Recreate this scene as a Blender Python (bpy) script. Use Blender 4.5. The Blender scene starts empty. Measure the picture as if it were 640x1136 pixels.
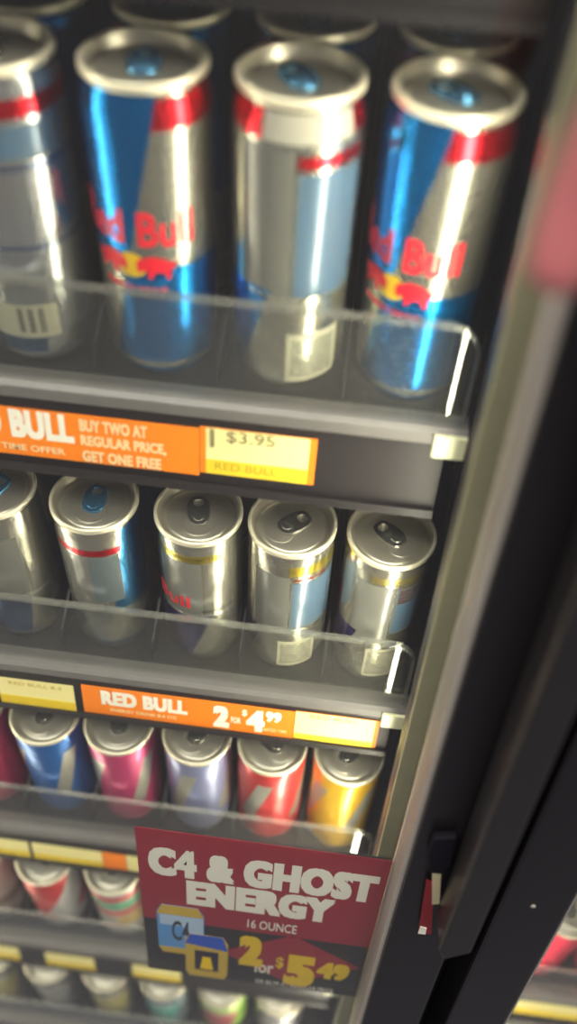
import bpy, bmesh, math, random
from mathutils import Vector, Matrix
random.seed(7)
scn = bpy.context.scene
COL = scn.collection
MM = 0.001
AL = 0.1536            # forward tilt of the gravity-feed shelves
SH = 228.4             # shelf spacing, mm

# ------------------------------------------------------------------ camera, world, lights
cd = bpy.data.cameras.new('camera'); cam = bpy.data.objects.new('camera', cd); COL.objects.link(cam)
fw = Vector((-0.0440377, 0.74680412, -0.66358442)); rt = Vector((0.99216356, 0.11043559, 0.05844192)); up = Vector((-0.116928, 0.65581063, 0.74581516))
M = Matrix((rt, up, -fw)).transposed().to_4x4(); M.translation = Vector((16.6, -394.2, 217.9)) * MM
cam.matrix_world = M
cd.sensor_fit = 'HORIZONTAL'; cd.sensor_width = 36.0; cd.lens = 1029.6 / 640 * 36
cd.clip_start = 0.01; cd.clip_end = 50
cd.dof.use_dof = True; cd.dof.focus_distance = 0.585; cd.dof.aperture_fstop = 4.9
scn.camera = cam

w = bpy.data.worlds.new('store'); scn.world = w; w.use_nodes = True
w.node_tree.nodes['Background'].inputs[0].default_value = (0.86, 0.82, 0.86, 1)
w.node_tree.nodes['Background'].inputs[1].default_value = 0.16

def area(name, loc, target, sx, sy, power, color):
    l = bpy.data.lights.new(name, 'AREA'); l.shape = 'RECTANGLE'; l.size = sx; l.size_y = sy; l.energy = power; l.color = color
    o = bpy.data.objects.new(name, l); COL.objects.link(o); o.location = loc
    o.rotation_euler = (Vector(target) - Vector(loc)).to_track_quat('-Z', 'Y').to_euler()
area('store_ceiling_light', (-0.55, -1.15, 1.75), (-0.1, 0, -0.2), 1.2, 0.3, 42, (1, 0.95, 0.86))
area('store_ceiling_light', (0.9, -1.6, 1.75), (0.1, 0, -0.2), 1.2, 0.3, 32, (1, 0.95, 0.88))

LED_POWER = 45.0       # emission strength of the cooler's mullion light strips
scn.view_settings.view_transform = 'Standard'; scn.view_settings.look = 'None'
scn.view_settings.exposure = 0.16; scn.view_settings.gamma = 1.0; scn.view_settings.use_curve_mapping = False

# ------------------------------------------------------------------ materials
def lin(c):
    if isinstance(c, str):
        c = [int(c[i:i + 2], 16) / 255 for i in (0, 2, 4)]
        c = [x / 12.92 if x <= 0.04045 else ((x + 0.055) / 1.055) ** 2.4 for x in c]
    return (c[0], c[1], c[2], 1)

class X:                                                       # a number in a shader node tree
    def __init__(s, nt, v): s.nt, s.v = nt, v
    def op(s, o, *b):
        n = s.nt.nodes.new('ShaderNodeMath'); n.operation = o
        for i, q in enumerate((s,) + b):
            q = q.v if isinstance(q, X) else q
            if isinstance(q, (int, float)): n.inputs[i].default_value = q
            else: s.nt.links.new(q, n.inputs[i])
        return X(s.nt, n.outputs[0])
    def __add__(s, b): return s.op('ADD', b)
    def __sub__(s, b): return s.op('SUBTRACT', b)
    def __mul__(s, b): return s.op('MULTIPLY', b)
    def gt(s, b): return s.op('GREATER_THAN', b)
    def lt(s, b): return s.op('LESS_THAN', b)

def newmat(name):
    m = bpy.data.materials.new(name); m.use_nodes = True
    return m, m.node_tree, m.node_tree.nodes['Principled BSDF']

def mat(name, col, rough=0.5, metal=0.0, var=0.06, scale=60, spec=0.5, bump=0.0):
    m, nt, b = newmat(name); c = lin(col)
    tc = nt.nodes.new('ShaderNodeTexCoord'); no = nt.nodes.new('ShaderNodeTexNoise'); no.inputs['Scale'].default_value = scale
    no.inputs['Detail'].default_value = 4
    nt.links.new(tc.outputs['Object'], no.inputs['Vector'])
    mx = nt.nodes.new('ShaderNodeMix'); mx.data_type = 'RGBA'
    mx.inputs['A'].default_value = tuple(x * (1 - var) for x in c[:3]) + (1,); mx.inputs['B'].default_value = tuple(min(1, x * (1 + var)) for x in c[:3]) + (1,)
    nt.links.new(no.outputs['Fac'], mx.inputs['Factor']); nt.links.new(mx.outputs['Result'], b.inputs['Base Color'])
    b.inputs['Roughness'].default_value = rough; b.inputs['Metallic'].default_value = metal; b.inputs['Specular IOR Level'].default_value = spec
    if bump:
        bp = nt.nodes.new('ShaderNodeBump'); bp.inputs['Strength'].default_value = bump; bp.inputs['Distance'].default_value = 0.0005
        nt.links.new(no.outputs['Fac'], bp.inputs['Height']); nt.links.new(bp.outputs['Normal'], b.inputs['Normal'])
    return m

def clearmat(name, tint, diffuse, dcol, base_f=0.04, rough=0.02, scale=8):
    """clear sheet: see-through, mirror reflection by angle, and a little whitish scatter mixed in as haze"""
    m = bpy.data.materials.new(name); m.use_nodes = True; nt = m.node_tree; nt.nodes.clear(); L = nt.links.new; N = nt.nodes.new
    out = N('ShaderNodeOutputMaterial'); tr = N('ShaderNodeBsdfTransparent'); gl = N('ShaderNodeBsdfGlossy'); df = N('ShaderNodeBsdfDiffuse'); ts = N('ShaderNodeBsdfTranslucent')
    tr.inputs[0].default_value = lin(tint); gl.inputs['Roughness'].default_value = rough; gl.inputs[0].default_value = (1, 1, 1, 1)
    df.inputs[0].default_value = lin(dcol); ts.inputs[0].default_value = lin(dcol)
    lw = N('ShaderNodeLayerWeight'); fac = X(nt, lw.outputs['Facing']).op('POWER', 5) * (1 - base_f) + base_f
    tc = N('ShaderNodeTexCoord'); no = N('ShaderNodeTexNoise'); no.inputs['Scale'].default_value = scale; L(tc.outputs['Object'], no.inputs['Vector'])
    dfac = X(nt, no.outputs['Fac']) * (2 * diffuse)
    s = N('ShaderNodeMixShader'); s.inputs[0].default_value = 0.5; L(df.outputs[0], s.inputs[1]); L(ts.outputs[0], s.inputs[2])
    a = N('ShaderNodeMixShader'); L(dfac.v, a.inputs[0]); L(tr.outputs[0], a.inputs[1]); L(s.outputs[0], a.inputs[2])
    c = N('ShaderNodeMixShader'); L(fac.v, c.inputs[0]); L(a.outputs[0], c.inputs[1]); L(gl.outputs[0], c.inputs[2]); L(c.outputs[0], out.inputs[0])
    return m

PALE = (0.115, 0.145, 0.155); LBL = (0.56, 0.54, 0.40); INKB = (0.06, 0.16, 0.30); PANEL = (0.165, 0.165, 0.148); BAND = (0.46, 0.44, 0.37); MATTE = (PALE, LBL, INKB, PANEL, BAND)
SILVER = (0.52, 0.505, 0.43); BLUE = (0.0, 0.22, 0.62); RED = (0.78, 0.02, 0.035)
def canmat(name, base, regions, H, metal=0.9, rough=0.25):
    """printed can wall. region = (colour, z0, z1, a0, a1, slant deg/mm, zref, kind); angle 0 is the side a can turns to the front"""
    m, nt, b = newmat(name)
    uv = nt.nodes.new('ShaderNodeUVMap'); sp = nt.nodes.new('ShaderNodeSeparateXYZ'); nt.links.new(uv.outputs[0], sp.inputs[0])
    a = X(nt, sp.outputs[0]) * 360.0 - 180.0; z = X(nt, sp.outputs[1]) * H
    cur = None; col = lin(base); mcur = None
    for rg in regions:
        c, z0, z1, a0, a1, sl, zr, kind = (tuple(rg) + (0, 0, None))[:8] if len(rg) < 8 else rg
        d = (a - (z - zr) * sl) if sl else a
        mid = (a0 + a1) / 2
        d = (d - mid).op('WRAP', 180.0, -180.0).op('ABSOLUTE')
        f = d.lt((a1 - a0) / 2) * z.gt(z0) * z.lt(z1)
        if kind == 'text':                                      # rows of tiny print
            rows = (z * 0.42).op('FRACT').gt(0.42)
            wn = nt.nodes.new('ShaderNodeTexNoise'); wn.inputs['Scale'].default_value = 1.0; wn.inputs['Detail'].default_value = 1
            cb = nt.nodes.new('ShaderNodeCombineXYZ'); nt.links.new((a * 0.55).v, cb.inputs[0]); nt.links.new((z * 0.42).op('FLOOR').v, cb.inputs[1]); nt.links.new(cb.outputs[0], wn.inputs['Vector'])
            f = f * rows * X(nt, wn.outputs['Fac']).gt(0.42)
        if kind == 'bars':
            f = f * ((a * 0.61).op('SINE') + (a * 1.73).op('SINE')).gt(0.35)
        mx = nt.nodes.new('ShaderNodeMix'); mx.data_type = 'RGBA'; nt.links.new(f.v, mx.inputs['Factor'])
        if cur is None: mx.inputs['A'].default_value = col
        else: nt.links.new(cur, mx.inputs['A'])
        mx.inputs['B'].default_value = lin(c); cur = mx.outputs['Result']
        mf = nt.nodes.new('ShaderNodeMix'); nt.links.new(f.v, mf.inputs['Factor'])      # opaque paper-like print is not metallic
        if mcur is None: mf.inputs['A'].default_value = metal
        else: nt.links.new(mcur, mf.inputs['A'])
        mf.inputs['B'].default_value = 0.15 if c in MATTE else metal; mcur = mf.outputs['Result']
    if cur is not None: nt.links.new(cur, b.inputs['Base Color'])
    else: b.inputs['Base Color'].default_value = col
    b.inputs['Metallic'].default_value = metal; b.inputs['Roughness'].default_value = rough
    if mcur is not None: nt.links.new(mcur, b.inputs['Metallic'])
    b.inputs['Coat Weight'].default_value = 0.15; b.inputs['Coat Roughness'].default_value = 0.12
    return m

m_black = mat('black_plastic', '151317', 0.45); m_charcoal = mat('charcoal_channel', '201c1e', 0.42, bump=0.1)
m_matte = mat('matte_black_channel', '0d0b0d', 0.8, spec=0.2); m_tray = mat('roller_mat', '100e10', 0.6, bump=0.3); m_rail = mat('grey_rail', '676463', 0.4, var=0.12)
m_wall = mat('cooler_liner', '131014', 0.6); m_frame = mat('black_anodised_frame', '1d1a1e', 0.34, 0.2); m_handle = mat('satin_black_handle', '2a2729', 0.32, 0.3)
m_alu = mat('aluminium', 'a7a199', 0.55, 0.35, var=0.12, scale=20); m_fix = mat('lamp_housing', 'a8a484', 0.45, 0.3, var=0.1)
m_gasket = mat('rubber_gasket', '3b3a39', 0.6)
m_clip = mat('cream_acrylic_clip', 'f0efc6', 0.3)
m_glass = clearmat('door_glass', (0.95, 0.96, 0.95), 0.007, (0.85, 0.8, 0.84))
m_lip = clearmat('clear_acrylic', (0.95, 0.955, 0.94), 0.028, (0.85, 0.84, 0.8))
m_lipedge = clearmat('acrylic_edge', (0.85, 0.87, 0.84), 0.13, (0.9, 0.89, 0.84), 0.08, 0.2)
m_cover = clearmat('strip_cover', (0.92, 0.92, 0.92), 0.07, (0.8, 0.78, 0.76), 0.06, 0.12)
m_lid = mat('can_lid', (0.6, 0.57, 0.47), 0.36, 0.85, var=0.05); m_rim = mat('can_rim', (0.85, 0.79, 0.6), 0.42, 0.6)
m_tabs = {'silver': mat('tab_silver', (0.66, 0.65, 0.61), 0.25, 0.95), 'blue': mat('tab_blue', (0.10, 0.30, 0.52), 0.25, 0.8)}
m_orange = mat('orange_card', 'ff8600', 0.5, var=0.04); m_cream = mat('cream_card', 'f3e7a0', 0.5); m_yellow = mat('yellow_card', 'efce2c', 0.5)
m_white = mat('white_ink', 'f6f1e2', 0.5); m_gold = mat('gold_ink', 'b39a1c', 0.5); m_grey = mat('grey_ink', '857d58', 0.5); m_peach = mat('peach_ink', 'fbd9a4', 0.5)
m_redtxt = mat('red_ink', (0.78, 0.012, 0.03), 0.4, 0.1); m_sun = mat('yellow_ink', (0.85, 0.55, 0.02), 0.3, 0.2)
m_signred = mat('sign_maroon', '9c182e', 0.5); m_signblk = mat('sign_black', '191317', 0.5); m_signy = mat('sign_yellow', 'f0c810', 0.5)
m_signblue = mat('sign_sky_blue', '5f9fdc', 0.5); m_signpale = mat('sign_pale_blue', 'bcd3ea', 0.5); m_signgold = mat('sign_gold', 'd8b43c', 0.5); m_signdeep = mat('sign_deep_blue', '2f56b8', 0.5); m_signdark = mat('sign_dark_ink', '2c2a3c', 0.5)
m_refl_dark = mat('dark_violet_reflection', '0f0c16', 0.7, spec=0.2); m_refl_red = mat('red_reflection', '7d1a22', 0.5); m_refl_cream = mat('cream_reflection', 'b8ad8c', 0.5)  # colours of the blurred reflection modelled on the door frame

def led_mat():
    m, nt, b = newmat('led_strip'); b.inputs['Base Color'].default_value = (1, 1, 1, 1)
    b.inputs['Emission Color'].default_value = (1.0, 0.93, 0.71, 1); b.inputs['Emission Strength'].default_value = LED_POWER
    return m
m_led = led_mat()

# ------------------------------------------------------------------ mesh helpers (all sizes in mm)
def link(name, mesh, parent=None, loc=None):
    o = bpy.data.objects.new(name, mesh); COL.objects.link(o)
    if parent: o.parent = parent
    if loc is not None: o.location = Vector(loc) * MM
    return o
def tag(o, label=None, cat=None, group=None, kind=None):
    if label: o['label'] = label
    if cat: o['category'] = cat
    if group: o['group'] = group
    if kind: o['kind'] = kind
    return o
def empty(name, loc=(0, 0, 0), rot=(0, 0, 0)):
    o = bpy.data.objects.new(name, None); COL.objects.link(o); o.empty_display_size = 0.02
    o.location = Vector(loc) * MM; o.rotation_euler = rot
    return o
def fin(bm, name, m, smooth=False):
    for v in bm.verts: v.co *= MM
    bmesh.ops.recalc_face_normals(bm, faces=bm.faces)
    me = bpy.data.meshes.new(name); bm.to_mesh(me); bm.free()
    for q in (m if isinstance(m, (list, tuple)) else [m]): me.materials.append(q)
    if smooth: me.shade_smooth()
    return me
def addbox(bm, x0, x1, y0, y1, z0, z1):
    vs = [bm.verts.new((x, y, z)) for x in (x0, x1) for y in (y0, y1) for z in (z0, z1)]
    for f in ((0, 1, 3, 2), (4, 6, 7, 5), (0, 4, 5, 1), (2, 3, 7, 6), (0, 2, 6, 4), (1, 5, 7, 3)): bm.faces.new([vs[i] for i in f])
def box(name, dims, m, parent=None, bevel=0.0, kind=None, seg=2):
    bm = bmesh.new(); addbox(bm, *dims)
    if bevel: bmesh.ops.bevel(bm, geom=list(bm.edges), offset=bevel, segments=seg, affect='EDGES', profile=0.5)
    o = link(name, fin(bm, name, m, False), parent)
    if kind: o['kind'] = kind
    return o
def prism(name, pts, y0, y1, m, parent=None, axis='Y', bevel=0.0):
    """extrude an outline: axis Y takes (x,z) points, axis X takes (y,z), axis Z takes (x,y)"""
    bm = bmesh.new()
    P = {'Y': lambda a, b, t: (a, t, b), 'X': lambda a, b, t: (t, a, b), 'Z': lambda a, b, t: (a, b, t)}[axis]
    A = [bm.verts.new(P(a, b, y0)) for a, b in pts]; B = [bm.verts.new(P(a, b, y1)) for a, b in pts]; n = len(pts)
    bm.faces.new(A); bm.faces.new(B[::-1])
    for i in range(n): bm.faces.new((A[i], A[(i + 1) % n], B[(i + 1) % n], B[i]))
    if bevel: bmesh.ops.bevel(bm, geom=list(bm.edges), offset=bevel, segments=2, affect='EDGES', profile=0.5)
    return link(name, fin(bm, name, m), parent)
def lathe_bm(prof, n=56):
    bm = bmesh.new(); uvl = bm.loops.layers.uv.new('UVMap'); zmax = 1.0
    rings = []
    for r, z in prof:
        if r < 1e-6: rings.append([bm.verts.new((0, 0, z))])
        else: rings.append([bm.verts.new((r * math.sin(2 * math.pi * (i / n - .5)), -r * math.cos(2 * math.pi * (i / n - .5)), z)) for i in range(n)])
    for k in range(len(prof) - 1):
        a, b = rings[k], rings[k + 1]
        for i in range(n):
            j = (i + 1) % n
            vs = ([a[0], b[j], b[i]] if len(a) == 1 else [a[i], a[j], b[0]] if len(b) == 1 else [a[i], a[j], b[j], b[i]])
            f = bm.faces.new(vs); us = ([.5, i + 1, i] if len(a) == 1 else [i, i + 1, .5] if len(b) == 1 else [i, i + 1, i + 1, i])
            for l, u in zip(f.loops, us): l[uvl].uv = (u / n, l.vert.co.z)
    return bm
def textbm(s, wd, ht, bold=0.0, depth=0.06, shear=0.0, line=1.0):
    """lettering as a flat mesh of size wd x ht lying in x,z and centred, from the built-in font"""
    cu = bpy.data.curves.new('t', 'FONT'); cu.body = s; cu.align_x = 'CENTER'; cu.offset = min(bold, .02); cu.space_character = 1 + max(0, bold - .02) * 1.6; cu.shear = shear; cu.space_line = line; cu.resolution_u = 3
    o = bpy.data.objects.new('t', cu); COL.objects.link(o)
    me = o.to_mesh(); bm = bmesh.new(); bm.from_mesh(me); o.to_mesh_clear()
    bpy.data.objects.remove(o); bpy.data.curves.remove(cu)
    if bold > .03:                                              # heavy face: the strokes thickened by overlapping copies
        e = bold - .02; src = bm.copy(); bm.free(); bm = bmesh.new()
        for i, (dx, dy) in enumerate(((-e, -e * .6), (e, -e * .6), (e, e * .6), (-e, e * .6), (0, 0))):
            tmp = bpy.data.meshes.new('t'); q = src.copy()
            for v in q.verts: v.co = Vector((v.co.x + dx, v.co.y + dy, i * .012))
            q.to_mesh(tmp); q.free(); bm.from_mesh(tmp); bpy.data.meshes.remove(tmp)
        src.free()
    xs = [v.co.x for v in bm.verts]; ys = [v.co.y for v in bm.verts]
    x0, x1, y0, y1 = min(xs), max(xs), min(ys), max(ys)
    for v in bm.verts: v.co = Vector(((v.co.x - (x0 + x1) / 2) / (x1 - x0) * wd, -v.co.z, (v.co.y - (y0 + y1) / 2) / (y1 - y0) * ht))
    bmesh.ops.triangulate(bm, faces=list(bm.faces))
    for f in bm.faces: f.smooth = False
    if depth:
        r = bmesh.ops.extrude_face_region(bm, geom=list(bm.faces))
        for v in r['geom']:
            if isinstance(v, bmesh.types.BMVert): v.co.y -= depth
    return bm
def lettering(s, cx, cz, wd, ht, y, m, parent, bold=0.02, name='lettering', **k):
    bm = textbm(s, wd, ht, bold, **k)
    for v in bm.verts: v.co += Vector((cx, y, cz))
    return link(name, fin(bm, name, m), parent)
def wrap_bm(bm, R, cz, step=3.0, a0=0.0):
    xs = [v.co.x for v in bm.verts]; x = min(xs) + step
    while x < max(xs):
        bmesh.ops.bisect_plane(bm, geom=bm.verts[:] + bm.edges[:] + bm.faces[:], plane_co=(x, 0, 0), plane_no=(1, 0, 0)); x += step
    for v in bm.verts:
        t = v.co.x / R + math.radians(a0); r = R + 0.12 - v.co.y; v.co = Vector((r * math.sin(t), -r * math.cos(t), v.co.z + cz))
    return bm

# ------------------------------------------------------------------ the cooler shell
box('wall_back', (-470, 760, 470, 490, -1240, 620), m_wall, kind='structure')
box('floor', (-470, 760, -40, 470, -1260, -1240), m_wall, kind='structure')
box('ceiling', (-470, 760, -40, 470, 600, 620), m_wall, kind='structure')
box('wall_left', (-490, -470, -40, 490, -1260, 620), m_wall, kind='structure')
wr = box('wall_partition', (93, 97, -16, 470, -1238, 598), m_wall, kind='structure')
box('wall_right', (760, 780, -40, 490, -1260, 620), m_wall, kind='structure')
box('trim_1', (99, 152, -84, -22, -1240, 620), m_black, kind='structure', bevel=2)        # mullion between the two doors

# shelf standards with slots, on the partition
for yy, lbl in ((60, 'dark slotted metal shelf upright on the partition beside the cans'),):
    st = empty('shelf_upright', (91, yy, -600)); tag(st, lbl, 'shelf upright', None)
    box('channel', (-1.2, 1.6, -9, 9, -620, 900), m_black, st, 0.6)
    bm = bmesh.new(); addbox(bm, -1.7, -1.1, -1.6, 1.6, -4, 4); sl = fin(bm, 'slot', m_gasket)
    for i in range(16): link('slot', sl, st, (0, 0, 60 + i * 50))

# mullion LED lamps
def lamp(x0, side, lbl):
    """vertical lamp bar; side -1 throws its light towards -x and the shelves, +1 towards +x"""
    t = empty('cooler_light', (x0, -60, -1200)); tag(t, lbl, 'light', 'vertical cooler lamps')
    P = lambda a, b: (a * -side, b)
    pts = [P(-3.5, -14), P(18, -14), P(18, 20), P(-.4, 20), P(-.4, 18.6), P(5.6, 17), P(.2, 1), P(-3.5, 0)]  # front fin and back wing added as baffles, hiding lens and sparing the lip end
    prism('housing', pts if side < 0 else pts[::-1], 0, 1780, m_black, t, 'Z', 0.5)
    a, b = sorted((-3.5 * -side, 18.0 * -side)); box('front_cover', (a, b, -17, -14.2, 0, 1780), m_fix, t, 0.7)
    lp = [P(.3, 1.6), P(5.2, 15.4), P(4.5, 15.7), P(-.4, 1.9)]
    prism('lens', lp if side < 0 else lp[::-1], 4, 1776, m_led, t, 'Z')
    a, b = sorted((-4 * -side, 18.6 * -side)); box('end_cap', (a, b, -17.6, 20.4, -5, -.2), m_black, t, 0.8)
lamp(78, -1, 'slim vertical lamp with a dull aluminium cover beside the cans, behind the door edge')
lamp(172, 1, 'slim vertical lamp behind the neighbouring door, lighting the red can')
lamp(-450, 1, 'slim vertical lamp at the far end of the shelves')

# ------------------------------------------------------------------ shelves
X0 = -440
def shelf(k, xr, lbl, x0=X0, zoff=0, floor_z=-60, name='cooler_shelf', dividers=()):
    t = empty(name, (0, 0, -k * SH + zoff)); tag(t, lbl, 'shelf', 'sloped can shelves')
    c, s = math.cos(AL), math.sin(AL)
    fz = floor_z - 1.0
    def L(y, z): return (y, fz + math.tan(AL) * (y - 8) + z)
    prism('tray', [L(8, 0), L(420, 0), L(420, -10), L(8, -10)], x0, xr - 2, m_tray, t, 'X')
    prism('front_rail', [(-7, fz - 10), (-7, fz - 3.5), (-4.5, fz - 1), (8, fz - 1), (8, fz - 14), (-2, fz - 14)], x0, xr + 3, m_rail, t, 'X')
    prism('price_channel', [(-4, -117), (-4, fz - 11), (-1, fz - 11), (2, fz - 11), (2, -119), (-7, -119), (-7, -113.5), (-5.8, -113.5), (-5.8, -117)], x0, xr - 6.5, m_charcoal if k >= 0 else m_matte, t, 'X')
    # clear lip with a rounded upper corner
    def outline(xe, r=17):
        p = [(x0, fz - 2), (xe, fz - 2)] + [(xe - r + r * math.cos(a), -r + r * math.sin(a)) for a in [i * math.pi / 16 for i in range(9)]] + [(x0, 0)]
        return p
    lp = prism('lip', outline(xr), -1.2, 1.2, m_lip, t)
    pts = outline(xr)[1:]                                       # top and corner edge, whitened to paint in the glow of piped light
    bm = bmesh.new(); prev = None
    inner = [(min(x, xr) - 3.4 if i == 0 else x, z) for i, (x, z) in enumerate(pts)]
    ring = []
    for i, (x, z) in enumerate(pts):
        a = Vector(pts[max(0, i - 1)]); b = Vector(pts[min(len(pts) - 1, i + 1)]); d = (b - a).normalized(); nrm = Vector((-d.y, d.x))
        q = Vector((x, z)) + nrm * (2.6 if z > -1 else 1.5)
        ring.append([bm.verts.new(v) for v in ((x + .25, -1.7, z + .25), (x + .25, 1.7, z + .25), (q.x, 1.7, q.y), (q.x, -1.7, q.y))])
    for a, b in zip(ring, ring[1:]):
        for i in range(4): bm.faces.new((a[i], a[(i + 1) % 4], b[(i + 1) % 4], b[i]))
    bm.faces.new(ring[0]); bm.faces.new(ring[-1][::-1])
    link('lip_edge', fin(bm, 'lip_edge', m_lipedge), lp)
    lp.location = Vector((0, -4, 0)) * MM; lp.rotation_euler = (0.07, 0, 0)
    box('end_clip', (xr - 14, xr + 3, -10, -7.2, fz - 17, fz - 3), m_clip, t, 0.8)
    for dx in dividers:
        prism('lane_divider', [L(10, 0), L(410, 0), L(410, 26), L(40, 26), L(14, 14)], dx - .7, dx + .7, m_black, t, 'X')
    return t
FLOOR = {-1: -58, 0: -57, 1: -63, 2: -62, 3: -62, 4: -62}
lanes = {0: [-214.5, -148.5, -82.5, -16.4, 48.7], 1: [-250, -189.5, -125.9, -61.9, -4.7, 55.0], 2: [-243, -183, -125, -64, -6, 53], 3: [-340, -275, -210, -145, -80, -15, 50], 4: [-298, -233, -168, -104, -40, 25]}
slab = {-1: 'empty-looking dark shelf edge above the tall blue and silver cans', 0: 'sloped shelf with clear lip holding the tall blue and silver cans', 1: 'sloped shelf with clear lip holding the short silver cans',
        2: 'sloped shelf whose cans are solid blue, pink, red and yellow', 3: 'sloped shelf holding red and striped cans behind the maroon sign', 4: 'lowest sloped shelf with dark grey and green cans under the maroon sign'}
for k in range(-1, 5):
    ln = lanes.get(k, [])
    shelf(k, 82 if k else 79, slab[k], zoff=16 if k < 0 else 0, floor_z=FLOOR[k], dividers=[(a + b) / 2 for a, b in zip(ln, ln[1:])])
shelf(3, 560, 'sloped shelf seen through the neighbouring door, holding a bright red can', x0=180, zoff=34, floor_z=-58)
shelf(4, 560, 'sloped shelf through the neighbouring door, under the pale wide label', x0=180, zoff=34, floor_z=-58)

# ------------------------------------------------------------------ cans
SIZES = {'tall': dict(R=28.7, H=156.0, n=26.2, rim=27.6), 'short': dict(R=26.6, H=135.0, n=25.4, rim=27.0)}
MESH = {}
def can_meshes(size):
    if size in MESH: return MESH[size]
    S = SIZES[size]; R, H, n, rim = S['R'], S['H'], S['n'], S['rim']
    prof = [(0, 9), (12, 7.5), (19, 3), (21.5, 0.3), (22.8, 0), (24, 0.8), (R - 2.2, 4.5), (R - .5, 9), (R, 13), (R, H * .5), (R, H - 20), (R - .35, H - 15), (n + .6, H - 8), (n, H - 5.5), (n, H - 4.2)]
    lid = [(0, H - 4.6), (15, H - 4.6), (19.5, H - 4.8), (20.6, H - 5.2), (21.4, H - 7.0), (22.4, H - 7.6), (23.3, H - 7.0), (24.2, H - 3), (24.7, H - .8)]
    rimp = [(24.7, H - .8), (25.2, H - .15), (rim - .9, H), (rim - .15, H - .7), (rim, H - 1.8), (rim - .1, H - 3.6), (rim - .9, H - 4.3), (n - .1, H - 4.6)]
    MESH[size] = (prof, lid, rimp)
    lm = fin(lathe_bm(lid), 'lid', m_lid, True); rm = fin(lathe_bm(rimp), 'rim', m_rim, True)
    # opening score and pull tab
    bm = bmesh.new(); N = 28
    def oval(cx, cy, rx, ry, z, e=1.0): return [bm.verts.new((cx + rx * math.copysign(abs(math.cos(t)) ** e, math.cos(t)), cy + ry * math.copysign(abs(math.sin(t)) ** e, math.sin(t)), z)) for t in [2 * math.pi * i / N for i in range(N)]]
    z0 = H - 3.9; o1 = oval(0, 1.5, 7.4, 11.5, z0, .8); o2 = oval(0, 1.5, 6.8, 10.9, z0 + 1.1, .8); i2 = oval(0, 7, 3.3, 2.9, z0 + 1.1, .8); i1 = oval(0, 7, 3.3, 2.9, z0, .8)
    for a, b in ((o1, o2), (o2, i2), (i2, i1), (i1, o1)):
        for i in range(N): bm.faces.new((a[i], a[(i + 1) % N], b[(i + 1) % N], b[i]))
    rv = [bm.verts.new((3.0 * math.cos(2 * math.pi * i / 12), -4 + 3.0 * math.sin(2 * math.pi * i / 12), z0 + 1.7)) for i in range(12)]; rb = [bm.verts.new((3.4 * math.cos(2 * math.pi * i / 12), -4 + 3.4 * math.sin(2 * math.pi * i / 12), z0 + 1)) for i in range(12)]
    bm.faces.new(rv)
    for i in range(12): bm.faces.new((rb[i], rb[(i + 1) % 12], rv[(i + 1) % 12], rv[i]))
    tm = {}
    base = bm
    for kk, mm in m_tabs.items(): tm[kk] = fin(base.copy(), 'tab', mm, False)
    base.free()
    bm = bmesh.new(); N = 32
    a = [bm.verts.new((9.6 * math.cos(t), -9 + 8.4 * math.sin(t), H - 4.5)) for t in [2 * math.pi * i / N for i in range(N)]]; b = [bm.verts.new((8.9 * math.cos(t), -9 + 7.7 * math.sin(t), H - 4.1)) for t in [2 * math.pi * i / N for i in range(N)]]
    c = [bm.verts.new((8.2 * math.cos(t), -9 + 7.0 * math.sin(t), H - 4.5)) for t in [2 * math.pi * i / N for i in range(N)]]
    for p, q in ((a, b), (b, c)):
        for i in range(N): bm.faces.new((p[i], p[(i + 1) % N], q[(i + 1) % N], q[i]))
    om = fin(bm, 'mouth_score', m_lid, True)
    MESH[size] = dict(prof=prof, lid=lm, rim=rm, tab=tm, mouth=om, bodies={}, S=S)
    return MESH[size]
def body_mesh(size, design):
    D = can_meshes(size)
    if design not in D['bodies']:
        bm = lathe_bm(D['prof']); uvl = bm.loops.layers.uv.active
        for f in bm.faces:
            for l in f.loops: l[uvl].uv.y /= D['S']['H']
        D['bodies'][design] = fin(bm, 'body', DESIGN[design](D['S']['H']), True)
    return D['bodies'][design]

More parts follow.
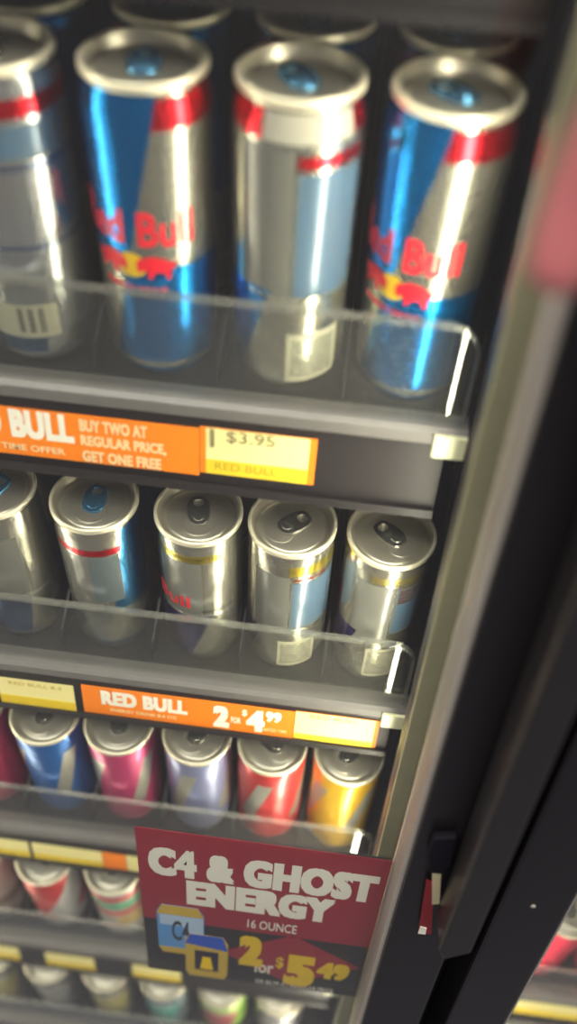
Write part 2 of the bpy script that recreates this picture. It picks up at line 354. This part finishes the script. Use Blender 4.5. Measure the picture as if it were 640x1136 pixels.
ALL = (-180.1, 180.1)
def quad(H, top, red=RED, zs=1.0, b0=30):
    zc = 70 * zs
    return [(top, zc, H, b0 - 180, b0, .46, 143 * zs), (top, 0, zc, b0, b0 + 180, .46, 143 * zs), (red, H - 19, H - 6.5, b0, b0 + 180, .46, 143 * zs), (SILVER, 9, 13, *ALL)]
PURP = (0.05, 0.035, 0.22)
DESIGN = {
 'classic': lambda H: canmat('can_blue_silver', SILVER, quad(H, BLUE), H),
 'classic_short': lambda H: canmat('can_blue_silver_short', SILVER, quad(H, BLUE, zs=.86), H),
 'back_tall': lambda H: canmat('can_back_print', SILVER, [(PANEL, 62, 136, -48, 4), (BAND, 138, 150, -26, 58), (RED, 138, 150, -100, -26), (RED, 138, 150, 58, 110), (RED, 127, 133, 6, 76), (PALE, 60, 125, 6, 78), (INKB, 62, 124, 9, 75, 0, 0, 'text'),
        (BLUE, 0, 64, -180, -16, .65, 60), (BLUE, 0, 150, 84, 150), (SILVER, 60, 62, -40, 40), (LBL, 9, 40, 4, 62), ((0.5, 0.52, 0.46), 13, 36, 9, 57, 0, 0, 'text'), (SILVER, 6, 9, *ALL)], H),
 'diet_tall': lambda H: canmat('can_silver_lines', (0.55, 0.56, 0.57), [(RED, 135, 143, *ALL), ((0.02, 0.1, 0.34), 112, 113.6, *ALL, ), ((0.02, 0.1, 0.34), 72, 73.4, *ALL), (PALE, 116, 132, -30, 60), (INKB, 118, 131, -26, 56, 0, 0, 'text'),
        (LBL, 20, 40, -40, 30), ((0.1, 0.1, 0.1), 23, 38, -14, 22, 0, 0, 'bars'), ((0.06, 0.14, 0.26), 10, 19, -40, 14), ((0.06, 0.14, 0.26), 10, 70, 95, 170)], H),
 'short_red_ring': lambda H: canmat('can_silver_red_ring', SILVER, [(PANEL, 52, 108, -48, 8), (RED, 109, 115, -60, 46), ((0.03, 0.20, 0.42), 50, 128, 40, 120, .35, 100), (PALE, 60, 108, -2, 40), ((0.03, 0.2, 0.42), 9, 13, *ALL), ((0.42, 0.44, 0.44), 13, 52, -70, 20, .4, 50)], H),
 'short_u_panel': lambda H: canmat('can_silver_u_panel', SILVER, [(PANEL, 54, 112, -50, 30), ((0.02, 0.09, 0.27), 0, 50, -120, 25, .3, 40), ((0.8, 0.8, 0.74), 50, 53, -120, 60), ((0.45, 0.03, 0.05), 60, 76, -120, -34), ((0.8, 0.8, 0.74), 8, 11, *ALL)], H),
 'short_purple': lambda H: canmat('can_silver_purple', SILVER, [(PANEL, 58, 114, -52, 12), ((0.62, 0.5, 0.06), 115, 121, -70, 40), ((0.25, 0.2, 0.03), 116, 120, -50, 34, 0, 0, 'text'), (PURP, 0, 58, -150, 12, .7, 40), (PURP, 58, 126, -170, -62), ((0.8, 0.8, 0.74), 57, 59.5, -62, 60), ((0.1, 0.1, 0.12), 62, 63.5, 10, 90, .0, 0), (SILVER, 5, 9, *ALL)], H),
 'short_back_a': lambda H: canmat('can_back_yellow_ring', SILVER, [(PANEL, 50, 112, -46, 6), ((0.7, 0.55, 0.05), 113, 122, 4, 120), ((0.5, 0.08, 0.06), 108, 110, 8, 90), (PALE, 55, 106, 8, 84), (INKB, 57, 105, 11, 82, 0, 0, 'text'), (PURP, 8, 48, -150, -38, .6, 40), (LBL, 9, 40, -6, 50), ((0.62, 0.62, 0.52), 12, 37, -2, 46, 0, 0, 'text')], H),
 'short_back_b': lambda H: canmat('can_back_pink_print', SILVER, [(PANEL, 52, 114, -40, 14), ((0.7, 0.6, 0.2), 116, 122, -20, 110), (PALE, 62, 112, 16, 80), ((0.5, 0.1, 0.16), 96, 111, 20, 78, 0, 0, 'text'), (INKB, 64, 95, 20, 78, 0, 0, 'text'), (PURP, 30, 60, -100, -40, .6, 40), ((0.4, 0.05, 0.08), 60, 90, -110, -70), (LBL, 9, 44, -10, 48), ((0.62, 0.62, 0.52), 12, 41, -6, 44, 0, 0, 'text')], H),
}
def solid(nm, c, c2=SILVER):
    DESIGN[nm] = lambda H, c=c, c2=c2, nm=nm: canmat('can_' + nm, c, [(c2, 40, H - 24, -60, 60, .5, 70), (c, 40, H - 24, -34, 34, .5, 70), (SILVER, 6, 10, *ALL)], H, 0.55, 0.3)
solid('solid_blue', (0.02, 0.16, 0.55)); solid('solid_pink', (0.72, 0.06, 0.22)); solid('solid_lilac', (0.33, 0.36, 0.62)); solid('solid_red', (0.8, 0.05, 0.05)); solid('solid_yellow', (0.86, 0.52, 0.02)); solid('solid_magenta', (0.66, 0.03, 0.13))
DESIGN['plain_red'] = lambda H: canmat('can_plain_red', (0.85, 0.05, 0.10), [(SILVER, 6, 9, *ALL), (SILVER, 60, 80, 90, 200)], H, .3, .35)
WHITE = (0.75, 0.74, 0.72)
DESIGN['red_white'] = lambda H: canmat('can_red_white', (0.72, 0.05, 0.05), [(WHITE, 0, H, 30, 100, .9, 90), ((0.62, 0.2, 0.16), 40, H - 40, -60, -10, .9, 90), (WHITE, 0, 40, *ALL)], H, .4, .3)
DESIGN['striped'] = lambda H: canmat('can_red_green_stripes', WHITE, [((0.75, 0.08, 0.07), 110, 122, -120, 70, 0), ((0.12, 0.52, 0.28), 88, 106, -120, 60, 0), ((0.75, 0.08, 0.07), 70, 84, -120, 70), ((0.8, 0.6, 0.2), 40, 66, 0, 90)], H, .4, .3)
DESIGN['beige'] = lambda H: canmat('can_pale_beige', (0.6, 0.46, 0.4), [(WHITE, 70, H - 30, -50, 30, .4, 80), ((0.3, 0.2, 0.16), 40, 60, *ALL)], H, .4, .3)
for nm, c, c2 in (('dark_grey', (0.16, 0.16, 0.16), (0.3, 0.3, 0.3)), ('olive', (0.24, 0.23, 0.17), (0.48, 0.42, 0.14)), ('teal', (0.2, 0.25, 0.3), (0.12, 0.45, 0.4)), ('lime', (0.36, 0.62, 0.1), (0.5, 0.08, 0.12)), ('slate', (0.2, 0.2, 0.23), (0.4, 0.4, 0.42))):
    DESIGN[nm] = lambda H, c=c, c2=c2, nm=nm: canmat('can_' + nm, c, [(c2, 40, 100, -40, 50, .4, 70), (WHITE, 104, 110, -30, 40)], H, .4, .32)

# red lettering and emblem printed on the classic can
LET = {}
def bull_pts(s):
    p = [(2.2, 1.0), (4.2, 3.6), (6.0, 3.2), (8.5, 4.6), (12.5, 4.2), (16.5, 3.0), (19.0, 1.2), (21.0, 2.6), (20.6, 0.4), (19.2, -1.6), (17.6, -2.2), (18.2, -5.2), (16.4, -5.4), (15.2, -2.6), (11.4, -2.2), (9.4, -5.4), (7.6, -5.2), (8.0, -2.4), (5.4, -1.6), (3.6, -3.0), (2.6, -1.4)]
    return [(s * a, b) for a, b in p]
def classic_print(size, sc):
    key = (size, sc)
    if key in LET: return LET[key]
    R = SIZES[size]['R']; out = []
    wm = textbm('Red Bull', 61 * sc, 17.5 * sc, 0.03, 0.15); out.append(('lettering', fin(wrap_bm(wm, R, 90.5 * sc), 'lettering', m_redtxt)))
    bm = bmesh.new(); vs = [bm.verts.new((7.2 * sc * math.cos(t), -.05, 6.6 * sc * math.sin(t))) for t in [2 * math.pi * i / 24 for i in range(24)]]; bm.faces.new(vs)
    bmesh.ops.triangulate(bm, faces=bm.faces[:]); out.append(('sun_emblem', fin(wrap_bm(bm, R, 71 * sc, 2), 'sun_emblem', m_sun)))
    for s in (-1, 1):
        bm = bmesh.new(); vs = [bm.verts.new((a * sc, -.2, b * 1.25 * sc)) for a, b in bull_pts(s)]; bm.faces.new(vs)
        bmesh.ops.triangulate(bm, faces=bm.faces[:]); out.append(('bull_emblem', fin(wrap_bm(bm, R, 71 * sc, 2), 'bull_emblem', m_redtxt)))
    wm = textbm('ENERGY DRINK', 34 * sc, 3.2 * sc, 0.02, 0.1); out.append(('small_lettering', fin(wrap_bm(wm, R, 58 * sc), 'small_lettering', m_redtxt)))
    LET[key] = out
    return out

def can(size, design, x, k, rot, label, group, deep=0, tab='silver', tabrot=0, printed=None, dq=0.0, zoff=0, dz=0.0):
    D = can_meshes(size); S = D['S']; R = S['R']
    q = {0: 35.5, 1: 38.5}.get(k, 38.0) + dq; step = 2 * R + 1.4
    c, s = math.cos(AL), math.sin(AL)
    fz = FLOOR[k] - 1.0 if not zoff else -59.0
    y = q + deep * step * c
    z = -k * SH + zoff + fz + math.tan(AL) * (y - 8) + 0.15
    t = empty('energy_drink_can', (x, y, z), (AL, 0, math.radians(0)))
    tag(t, label, 'can', group)
    b = link('body', body_mesh(size, design), t); b.rotation_euler = (0, 0, math.radians(rot))
    l = link('lid', D['lid'], t); link('rim', D['rim'], t)
    a = math.radians(tabrot)
    for nm, me in (('tab', D['tab'][tab]), ('mouth_score', D['mouth'])):
        o = link(nm, me, l); o.rotation_euler = (0, 0, a)
    if printed:
        for nm, me in classic_print(size, printed): link(nm, me, b)
    return t

G1, G2, G3, G4, G5 = 'tall blue and silver cans', 'short silver cans', 'solid coloured cans', 'red and striped cans', 'dark cans on the lowest shelf'
row1 = [('classic', 40, 'tall blue and silver can at the shelf run end beside the blue ringed silver can', 'blue', 10, 1.0),
        ('diet_tall', 8, 'tall silver can with a red ring, thin blue rings and a small barcode label', 'silver', 20, None),
        ('classic', -12, 'tall blue and silver can with red lettering next to the thin blue ringed silver can', 'blue', 5, 1.0),
        ('back_tall', 0, 'tall silver can turned to its small print side, between two red lettered cans', 'blue', 35, None),
        ('classic', -34, 'tall blue and silver can with red lettering at the rounded end of the clear lip', 'blue', 55, 1.0)]
BH1 = ['blue and silver can at the run end', 'blue ringed silver can', 'lettered can by the blue ringed one', 'small print can', 'lettered can at the rounded lip end']
for i, ((d, rot, lb, tb, tr, pr), x) in enumerate(zip(row1, lanes[0])):
    can('tall', d, x, 0, rot, lb, G1, 0, tb, tr, pr)
    for j in (1, 2, 3): can('tall', 'classic', x + random.uniform(-1, 1), 0, [150, -80, 60][j - 1] + random.uniform(-30, 30), 'tall can %s in line behind the %s' % (['second', 'third', 'fourth'][j - 1], BH1[i]), G1 + ' queued behind', j, 'blue', random.uniform(-70, 70))
row2 = [('short_red_ring', 60, 'short silver and blue can at the shelf run end, beside the rounded panel can', 'blue', 0, None),
        ('short_u_panel', 10, 'short silver can with a dark blue lower panel and a blue pull tab', 'blue', -30, None),
        ('short_red_ring', 0, 'short silver can with a thin red ring, a blue side and a blue pull tab', 'blue', 0, None),
        ('short_purple', 0, 'short silver and dark purple can with red lettering and a yellow top band', 'silver', 10, None),
        ('short_back_a', 0, 'short silver can with yellow band at one side and blue small print', 'silver', -50, None),
        ('short_back_b', 0, 'short silver can with pinkish small print at the rounded end of the lower lip', 'silver', 50, None)]
BH2 = ['short can at the run end', 'dark blue panel can', 'red ring can', 'purple can', 'yellow band can', 'pinkish print can']
for i, ((d, rot, lb, tb, tr, pr), x) in enumerate(zip(row2, lanes[1])):
    c_ = can('short', d, x, 1, rot, lb, G2, 0, tb, tr, pr)
    if d == 'short_purple':
        wm = textbm('Bull', 26, 12, 0.03, 0.15); b_ = [o for o in c_.children if o.name.startswith('body')][0]
        link('lettering', fin(wrap_bm(wm, SIZES['short']['R'], 72, 2.5, -34), 'lettering', m_redtxt), b_)
    for j in (1, 2): can('short', ['classic_short', 'short_purple'][x > -100], x + random.uniform(-1, 1), 1, random.uniform(-180, 180), 'short can %s in line behind the %s' % (['second', 'third'][j - 1], BH2[i]), G2 + ' queued behind', j, 'silver', random.uniform(-70, 70))
for (d, lb), x in zip([('solid_magenta', 'short magenta red can beside the solid blue can'), ('solid_blue', 'short solid blue can under the yellow price label'), ('solid_pink', 'short solid pink can under the orange price label'), ('solid_lilac', 'short pale lilac blue can between pink and red cans'), ('solid_red', 'short solid red can beside the solid yellow can'), ('solid_yellow', 'short solid yellow can at the rounded lip end of its shelf')], lanes[2]):
    can('short', d, x, 2, random.uniform(-30, 30), lb, G3, 0, 'silver', random.uniform(-60, 60))
    can('short', d, x, 2, random.uniform(-180, 180), lb.split(' can ')[0] + ' can queued behind the front one of the same colour', G3, 1, 'silver', random.uniform(-60, 60))
for (d, lb), x in zip([('beige', 'pale beige can at the shelf run end, two cans from the plain red can'), ('beige', 'pale beige can next to the red can with white diagonal'), ('red_white', 'red can with a white diagonal next to the striped can'), ('striped', 'white can with red and green stripes beside the maroon sign edge'), ('red_white', 'red and white can hidden behind the maroon sign, beside the striped can'), ('striped', 'striped can standing fully behind the maroon sign'), ('beige', 'beige can behind the maroon sign near the rounded lip end')], lanes[3]):
    can('short', d, x, 3, random.uniform(-15, 15), lb, G4, 0, 'silver', random.uniform(-60, 60))
for (d, lb), x in zip([('olive', 'olive drab can at the shelf run end of the lowest shelf'), ('dark_grey', 'dark grey can between olive cans on the lowest shelf'), ('olive', 'olive and yellowish can beside the teal can'), ('teal', 'slate can with a teal patch below the maroon sign'), ('lime', 'lime green can with dark red patch below the maroon sign'), ('slate', 'slate grey can below the maroon sign beside the lime can')], lanes[4]):
    can('short', d, x, 4, random.uniform(-15, 15), lb, G5, 0, 'silver', random.uniform(-60, 60))
can('short', 'plain_red', 268, 3, 20, 'bright red can seen through the neighbouring glass door', 'cans behind the neighbouring door', 0, 'silver', 10, zoff=34)
can('short', 'plain_red', 332, 3, 80, 'bright red can deeper along the neighbouring shelf, past the first red can', 'cans behind the neighbouring door', 0, 'silver', 40, zoff=34)
can('short', 'beige', 268, 4, 0, 'pale cream can on the neighbouring lower shelf, under the wide yellow label', 'cans behind the neighbouring door', 0, 'silver', 0, zoff=34)
can('short', 'beige', 332, 4, 60, 'pale cream can next to another cream can behind the neighbouring door', 'cans behind the neighbouring door', 0, 'silver', 0, zoff=34)

# ------------------------------------------------------------------ price labels in the shelf channels
def price(k, x0, x1, z0, z1, m, label, zoff=0):
    t = empty('price_label', ((x0 + x1) / 2, -4.3, -k * SH + zoff + (z0 + z1) / 2)); tag(t, label, 'price label', 'shelf price labels')
    wd, ht = (x1 - x0) / 2, (z1 - z0) / 2
    box('card', (-wd, wd, -.5, 0, -ht, ht), m, t)
    return t
def strip(t, x0, x1, z0, z1, m, name='colour_band'): return box(name, (x0, x1, -.62, -.48, z0, z1), m, t)
Y = -.6
t = price(0, -196, -57, -109, -77, m_orange, 'orange offer label with white lettering under the tall cans')
lettering('RED BULL', -33, 5.6, 68, 19, Y, m_white, t, 0.07); lettering('LIMITED TIME OFFER', -36, -10.5, 62, 4.4, Y, m_peach, t, 0.02, 'small_lettering')
lettering('BUY TWO AT', 23, 9.4, 37, 8.2, Y, m_peach, t, 0.05, 'offer_lettering'); lettering('REGULAR PRICE,', 28, -1.2, 47, 8.2, Y, m_peach, t, 0.05, 'offer_lettering'); lettering('GET ONE FREE', 26.5, -11.4, 44, 7.6, Y, m_peach, t, 0.05, 'offer_lettering')
t = price(0, -56.5, 6, -106.5, -75.5, m_orange, 'cream and yellow price label with orange ends under the tall cans')
strip(t, -28, 27.4, -15.3, 15.3, m_cream, 'price_panel'); b = strip(t, -28, 27.4, -15.3, -5.5, m_yellow); b.location.y -= .0002
lettering('$3.95', -4, 10.6, 26, 8.5, -.95, m_grey, t, 0.0); lettering('RED BULL', -6, -9.6, 34, 5, -.95, m_gold, t, 0.0, 'small_lettering'); lettering('1', -24.5, 9, 2.2, 12, -.95, m_grey, t, 0.0, 'small_lettering')
t = price(1, -203, -148, -116, -86, m_cream, 'cream and yellow price label beside the long orange offer label')
strip(t, -27.5, 27.5, -15, -4, m_yellow); lettering('RED BULL 8.4', 0, 10.8, 38, 3.4, -.9, m_gold, t, 0.0)
t = price(1, -142, 9, -114, -83, m_orange, 'long orange offer label with white lettering and large price numerals')
lettering('RED BULL', -31, 4.2, 62, 16, Y, m_white, t, 0.07); lettering('ENERGY DRINK 8.4 OZ', -32, -9, 48, 3.6, Y, m_peach, t, 0.02, 'small_lettering')
lettering('2', 24, -.5, 11.5, 25, Y, m_white, t, 0.08); lettering('FOR', 34.5, -2.5, 7, 7, Y, m_white, t, 0.02, 'small_lettering'); lettering('$', 40.5, 7, 3.6, 8, Y, m_white, t, 0.02, 'small_lettering')
lettering('4', 48.5, -.5, 13, 25, Y, m_white, t, 0.08); lettering('99', 61, 6.5, 11, 12, Y, m_white, t, 0.06, 'small_lettering'); lettering('LIMITED TIME', 62, -9, 18, 3.4, Y, m_peach, t, 0.01, 'small_lettering')
t = price(1, 9.5, 68, -113, -81.5, m_orange, 'pale cream price label with yellow edge at the end of the short can shelf')
strip(t, -29, 26.4, -15.5, 15.5, m_cream, 'price_panel'); b = strip(t, -29, 26.4, -15.5, -9.5, m_yellow); b.location.y -= .0002
lettering('RED BULL', -2, 12, 34, 3.6, -.95, m_gold, t, 0.0)
def ylabel(k, x0, x1, label, z1=-86, zoff=0):
    t = price(k, x0, x1, z1 - 29, z1, m_cream, label, zoff); wd = (x1 - x0) / 2
    strip(t, -wd, wd, -14.5, -2.5, m_yellow)
    return t
ylabel(2, -300, -211, 'yellow price label at the run end of the coloured can shelf', -89); ylabel(2, -207.5, -145.5, 'yellow price label above the red can with white diagonal', -89)
price(2, -145, -124, -118, -89, m_orange, 'small orange label next to the yellow one above the striped can'); price(2, -123.5, -60, -118, -89, m_cream, 'cream label partly behind the maroon sign top corner')
ylabel(3, -330, -251, 'yellow price label at the run end above the dark cans', -86); ylabel(3, -222.5, -171, 'short yellow price label over the dark grey can', -86); ylabel(3, -131, -80, 'yellow price label partly hidden behind the maroon sign', -86)
ylabel(3, 196, 390, 'wide pale yellow label seen through the neighbouring door', -76, 34)

# ------------------------------------------------------------------ doors
def door(n, x0, x1, handle_x, lbl):
    d = empty('door_%d' % n, ((x0 + x1) / 2, -110, -1250)); d['kind'] = 'structure'
    ox, oz = (x0 + x1) / 2, -1250
    def B(name, a, b, y0, y1, z0, z1, m, bev=0.0, par=d): return box(name, (a - ox, b - ox, y0 + 110, y1 + 110, z0 - oz, z1 - oz), m, par, bev)
    W = 40
    for a, b in ((x0, x0 + W), (x1 - W, x1)): B('stile', a, b, -127, -90, -1250, 620, m_frame, 2.5)
    for a, b in ((-1250, -1190), (560, 620)): B('rail', x0 + W, x1 - W, -126.5, -90.5, a, b, m_frame, 2.0)
    for a, b in ((x0 + W - 1, x0 + W + 2.5), (x1 - W - 2.5, x1 - W + 1)): B('glass_edge_trim', a, b, -123.5, -95, -1190, 560, m_alu, 0.6)
    for a, b in ((x0 + 6, x0 + W - 4), (x1 - W + 4, x1 - 6)): B('gasket', a, b, -89.5, -84.5, -1240, 610, m_gasket, 1.5)
    B('pane', x0 + W - 6, x1 - W + 6, -104, -100, -1196, 566, m_glass)
    return d, ox, oz
d1, ox, oz = door(1, -505, 124, None, '')
d2, ox2, oz2 = door(2, 141, 770, None, '')
# long pull handle of the first door: tapered bar with a slanted foot, on two standoffs
hp = [(106, -308), (110, -318), (124, -304), (124, 380), (106, 380)]
hd = prism('handle', [(x - ox, z - oz) for x, z in hp], -158 + 110, -131 + 110, m_handle, d1, bevel=2.2)
for zz in (-250, 330): box('standoff', (109 - ox, 121 - ox, -134 + 110, -126 + 110, zz - 14 - oz, zz + 14 - oz), m_black, hd, 1.0)
# screw caps
for zz in (-300, 200):
    bm = bmesh.new(); bmesh.ops.create_uvsphere(bm, u_segments=12, v_segments=6, radius=1.8)
    for v in bm.verts: v.co.y *= .5
    link('screw_cap', fin(bm, 'screw_cap', m_alu, True), d2, (160 - ox2, -127.3 + 110, zz - oz2))
# blurred reflection in the door frame beside the handle, built as coloured solid shapes
refl = empty('frame_reflection', (97, -128, -232)); tag(refl, 'modelled reflection in dark, red and cream patches on the frame beside the door handle', 'reflection')
prism('lock_body', [(-6, 0), (6, 4), (8, -26), (4, -36), (-2, -36), (-6, -20)], -5, 0, m_refl_dark, refl, bevel=1.0)
prism('reflection_cream', [(-1, -34), (4, -34), (9, -70), (5, -72)], -4.5, -3.4, m_refl_cream, refl)
prism('reflection_red', [(-2, -48), (3, -50), (11, -112), (3, -112)], -3.2, -2, m_refl_red, refl)
prism('reflection_white', [(3, -103), (7, -104), (7.5, -112), (3, -112)], -3.8, -3.1, m_white, refl)

# ------------------------------------------------------------------ promotion sign stuck to the inside of the glass
sg = empty('promotion_sign', (0.4, -98.4, -534)); tag(sg, 'maroon and black promotion sign with white and yellow lettering on the glass door', 'sign')
def SB(name, x0, x1, z0, z1, y0, y1, m): return box(name, (x0 - .4, x1 - .4, y0, y1, z0 + 534, z1 + 534), m, sg)
SB('card', -82, 80.5, -534, -322, -0.4, 1.0, m_signblk); SB('red_panel', -82, 80.5, -446, -322, -.7, -.35, m_signred)
prism('red_diamond', [(-26, 48), (26, 90), (77, 52), (28, 8)], -.7, -.35, m_signred, sg)
def ST(s, x0, x1, z0, z1, m, bold=.04, name='lettering'): return lettering(s, (x0 + x1) / 2 - .4, (z0 + z1) / 2 + 534, x1 - x0, z1 - z0, -.85, m, sg, bold, name)
ST('C4 & GHOST', -75, 76, -380, -343, m_white, .085); ST('ENERGY', -50, 51, -417, -382, m_white, .085); ST('16 OUNCE', -7, 28, -440, -427, m_white, .01, 'small_lettering')
ST('2', -12, 6, -503, -453, m_signy, .09); ST('for', 0, 15, -513, -491, m_white, .02, 'small_lettering'); ST('$', 16, 22, -502, -481, m_signy, .02, 'small_lettering')
ST('5', 23, 46, -528, -474, m_signy, .09); ST('49', 47, 71, -508, -479, m_signy, .08, 'small_lettering'); ST('OR $2.99 AT REGULAR PRICE', 2, 62, -533, -525, m_white, 0.0, 'small_lettering')
def pic(name, x0, x1, z0, z1, body, top, y):
    wd = x1 - x0; cx = (x0 + x1) / 2 - .4; a, b = z0 + 534, z1 + 534
    p = prism(name, [(cx - wd * .42, a), (cx + wd * .42, a), (cx + wd / 2, a + 8), (cx + wd / 2, b - 11), (cx + wd * .38, b), (cx - wd * .38, b), (cx - wd / 2, b - 11), (cx - wd / 2, a + 8)], y - .3, y, body, sg)
    return p, cx, a, b, wd
p, cx, a, b, wd = pic('printed_blue_can', -72, -38, -498, -422, m_signblue, None, -.7)
prism('can_top', [(cx - 17, b - 14), (cx + 17, b - 14), (cx + 13, b), (cx - 13, b)], -1.15, -1.0, m_signgold, p); prism('can_foot', [(cx - 14, a), (cx + 14, a), (cx + 17, a + 9), (cx - 17, a + 9)], -1.15, -1.0, m_signgold, p)
prism('can_highlight', [(cx + 4, a + 10), (cx + 16.5, a + 10), (cx + 16.5, b - 15), (cx - 15, b - 15), (cx - 15, b - 30), (cx + 2, b - 30)], -1.12, -1.0, m_signpale, p)
lettering('C4', cx, (a + b) / 2, 13, 32, -1.15, m_signdark, p, 0.02, 'printed_mark')
p, cx, a, b, wd = pic('printed_yellow_can', -52, -20, -533, -461, m_signgold, None, -1.2)
prism('can_top', [(cx - 16, b - 16), (cx + 16, b - 22), (cx + 12, b), (cx - 12, b)], -1.65, -1.5, m_signdeep, p)
prism('can_panel', [(cx - 9, a + 12), (cx + 9, a + 12), (cx + 9, b - 26), (cx - 9, b - 26)], -1.65, -1.5, m_signdark, p)
prism('can_figure', [(cx - 5, a + 15), (cx + 5, a + 15), (cx + 3, b - 36), (cx - 3, b - 36)], -1.8, -1.66, m_signy, p)

# ------------------------------------------------------------------ hand of the person, one fingertip reaching into the view
def skin_mat():
    m, nt, b = newmat('skin'); no = nt.nodes.new('ShaderNodeTexNoise'); no.inputs['Scale'].default_value = 45
    tc = nt.nodes.new('ShaderNodeTexCoord'); nt.links.new(tc.outputs['Object'], no.inputs['Vector'])
    mx = nt.nodes.new('ShaderNodeMix'); mx.data_type = 'RGBA'; mx.inputs['A'].default_value = lin('a95766'); mx.inputs['B'].default_value = lin('b66e6a')
    nt.links.new(no.outputs['Fac'], mx.inputs['Factor']); nt.links.new(mx.outputs['Result'], b.inputs['Base Color'])
    b.inputs['Roughness'].default_value = .5; b.inputs['Subsurface Weight'].default_value = .15; b.inputs['Subsurface Radius'].default_value = (.006, .002, .001); b.inputs['Subsurface Scale'].default_value = .5
    return m
m_skin = skin_mat(); m_nail = mat('nail', 'd99a98', 0.25); m_sleeve = mat('dark_sleeve', '26242a', 0.8, bump=0.4)
chains = {'index': [(63.5, -188, 113, 7.2), (63.3, -186, 123, 8.8), (65.5, -184.5, 141, 9.2), (70, -188, 166, 9.4), (82, -199, 200, 10.5)],
          'middle': [(92, -196, 128, 7), (91, -186, 138, 8.2), (92, -180, 156, 8.6), (97, -187, 178, 9.4), (101, -203, 206, 10.8)],
          'ring': [(112, -205, 142, 6.8), (111, -194, 148, 8), (112, -186, 163, 8.4), (116, -193, 184, 9), (120, -208, 208, 10.4)],
          'little': [(130, -214, 158, 6), (130, -205, 161, 7), (130, -197, 172, 7.4), (134, -203, 190, 8), (137, -215, 211, 9.4)],
          'thumb': [(80, -243, 188, 7.4), (84, -240, 199, 9), (92, -237, 216, 9.8), (104, -232, 240, 12)]}
bm = bmesh.new(); sk = bm.verts.layers.skin.new()
def V(x, y, z, r, rz=None):
    v = bm.verts.new((x * MM, y * MM, z * MM)); v[sk].radius = (r * MM, (rz or r) * MM); return v
wrist = V(128, -255, 300, 21, 17); wrist[sk].use_root = True; mid = V(115, -230, 258, 21, 15); bm.edges.new((wrist, mid))
elbow = V(150, -310, 360, 25, 24); bm.edges.new((elbow, wrist)); end = V(185, -390, 430, 31, 31); bm.edges.new((end, elbow))
for nm, ch in chains.items():
    prev = None
    for p in ch:
        v = V(*p)
        if prev: bm.edges.new((prev, v))
        prev = v
    bm.edges.new((prev, mid))
me = bpy.data.meshes.new('hand'); bm.to_mesh(me); bm.free(); me.materials.append(m_skin)
hand = empty('person', (185, -390, 430)); tag(hand, 'bare hand reaching down beside the door edge, one fingertip in view', 'person')
ho = link('hand', me, hand); ho.matrix_parent_inverse = Matrix.Translation(Vector((-185, 390, -430)) * MM)
md = ho.modifiers.new('skin', 'SKIN'); md.use_smooth_shade = True; md.branch_smoothing = .4; ss = ho.modifiers.new('sub', 'SUBSURF'); ss.levels = 2; ss.render_levels = 2
# nails sit on the outward side of the fingertips
bm = bmesh.new(); bmesh.ops.create_uvsphere(bm, u_segments=16, v_segments=8, radius=1)
for v in bm.verts: v.co = Vector((v.co.x * 5, v.co.y * 1.6, v.co.z * 6.2))
nm_ = fin(bm, 'fingernail', m_nail, True)
for nm in ('index', 'middle', 'ring', 'little'):
    a, b = Vector(chains[nm][0][:3]), Vector(chains[nm][1][:3]); c = (a + b) / 2; o = link('fingernail', nm_, hand)
    d = (b - a).normalized(); fy = Vector((0, 1, 0)); fy = (fy - d * fy.dot(d)).normalized(); fx = fy.cross(d)
    R3 = Matrix((fx, fy, d)).transposed().to_4x4(); R3.translation = (c + fy * 5.6 - Vector((185, -390, 430))) * MM; o.matrix_local = R3
# sleeve cuff round the forearm
bm = bmesh.new(); A0, A1 = Vector((143, -292, 343)), Vector((196, -412, 452)); ax = (A1 - A0).normalized(); s1 = ax.orthogonal().normalized(); s2 = ax.cross(s1); rr = []
for t_, rad in ((0, 34), (.02, 36.5), (.3, 37), (.65, 39.5), (1, 41), (1, 37.5), (.3, 34.5), (0.0, 33)):
    rr.append([bm.verts.new(A0 + (A1 - A0) * t_ + (s1 * math.cos(2 * math.pi * i / 28) + s2 * math.sin(2 * math.pi * i / 28)) * (rad + .8 * math.sin(i * 1.3 + t_ * 9))) for i in range(28)])
for a, b in zip(rr, rr[1:] + rr[:1]):
    for i in range(28): bm.faces.new((a[i], a[(i + 1) % 28], b[(i + 1) % 28], b[i]))
bm.faces.new(rr[4]); sl_ = link('sleeve', fin(bm, 'sleeve', m_sleeve, True), hand); sl_.matrix_parent_inverse = Matrix.Translation(Vector((-185, 390, -430)) * MM)
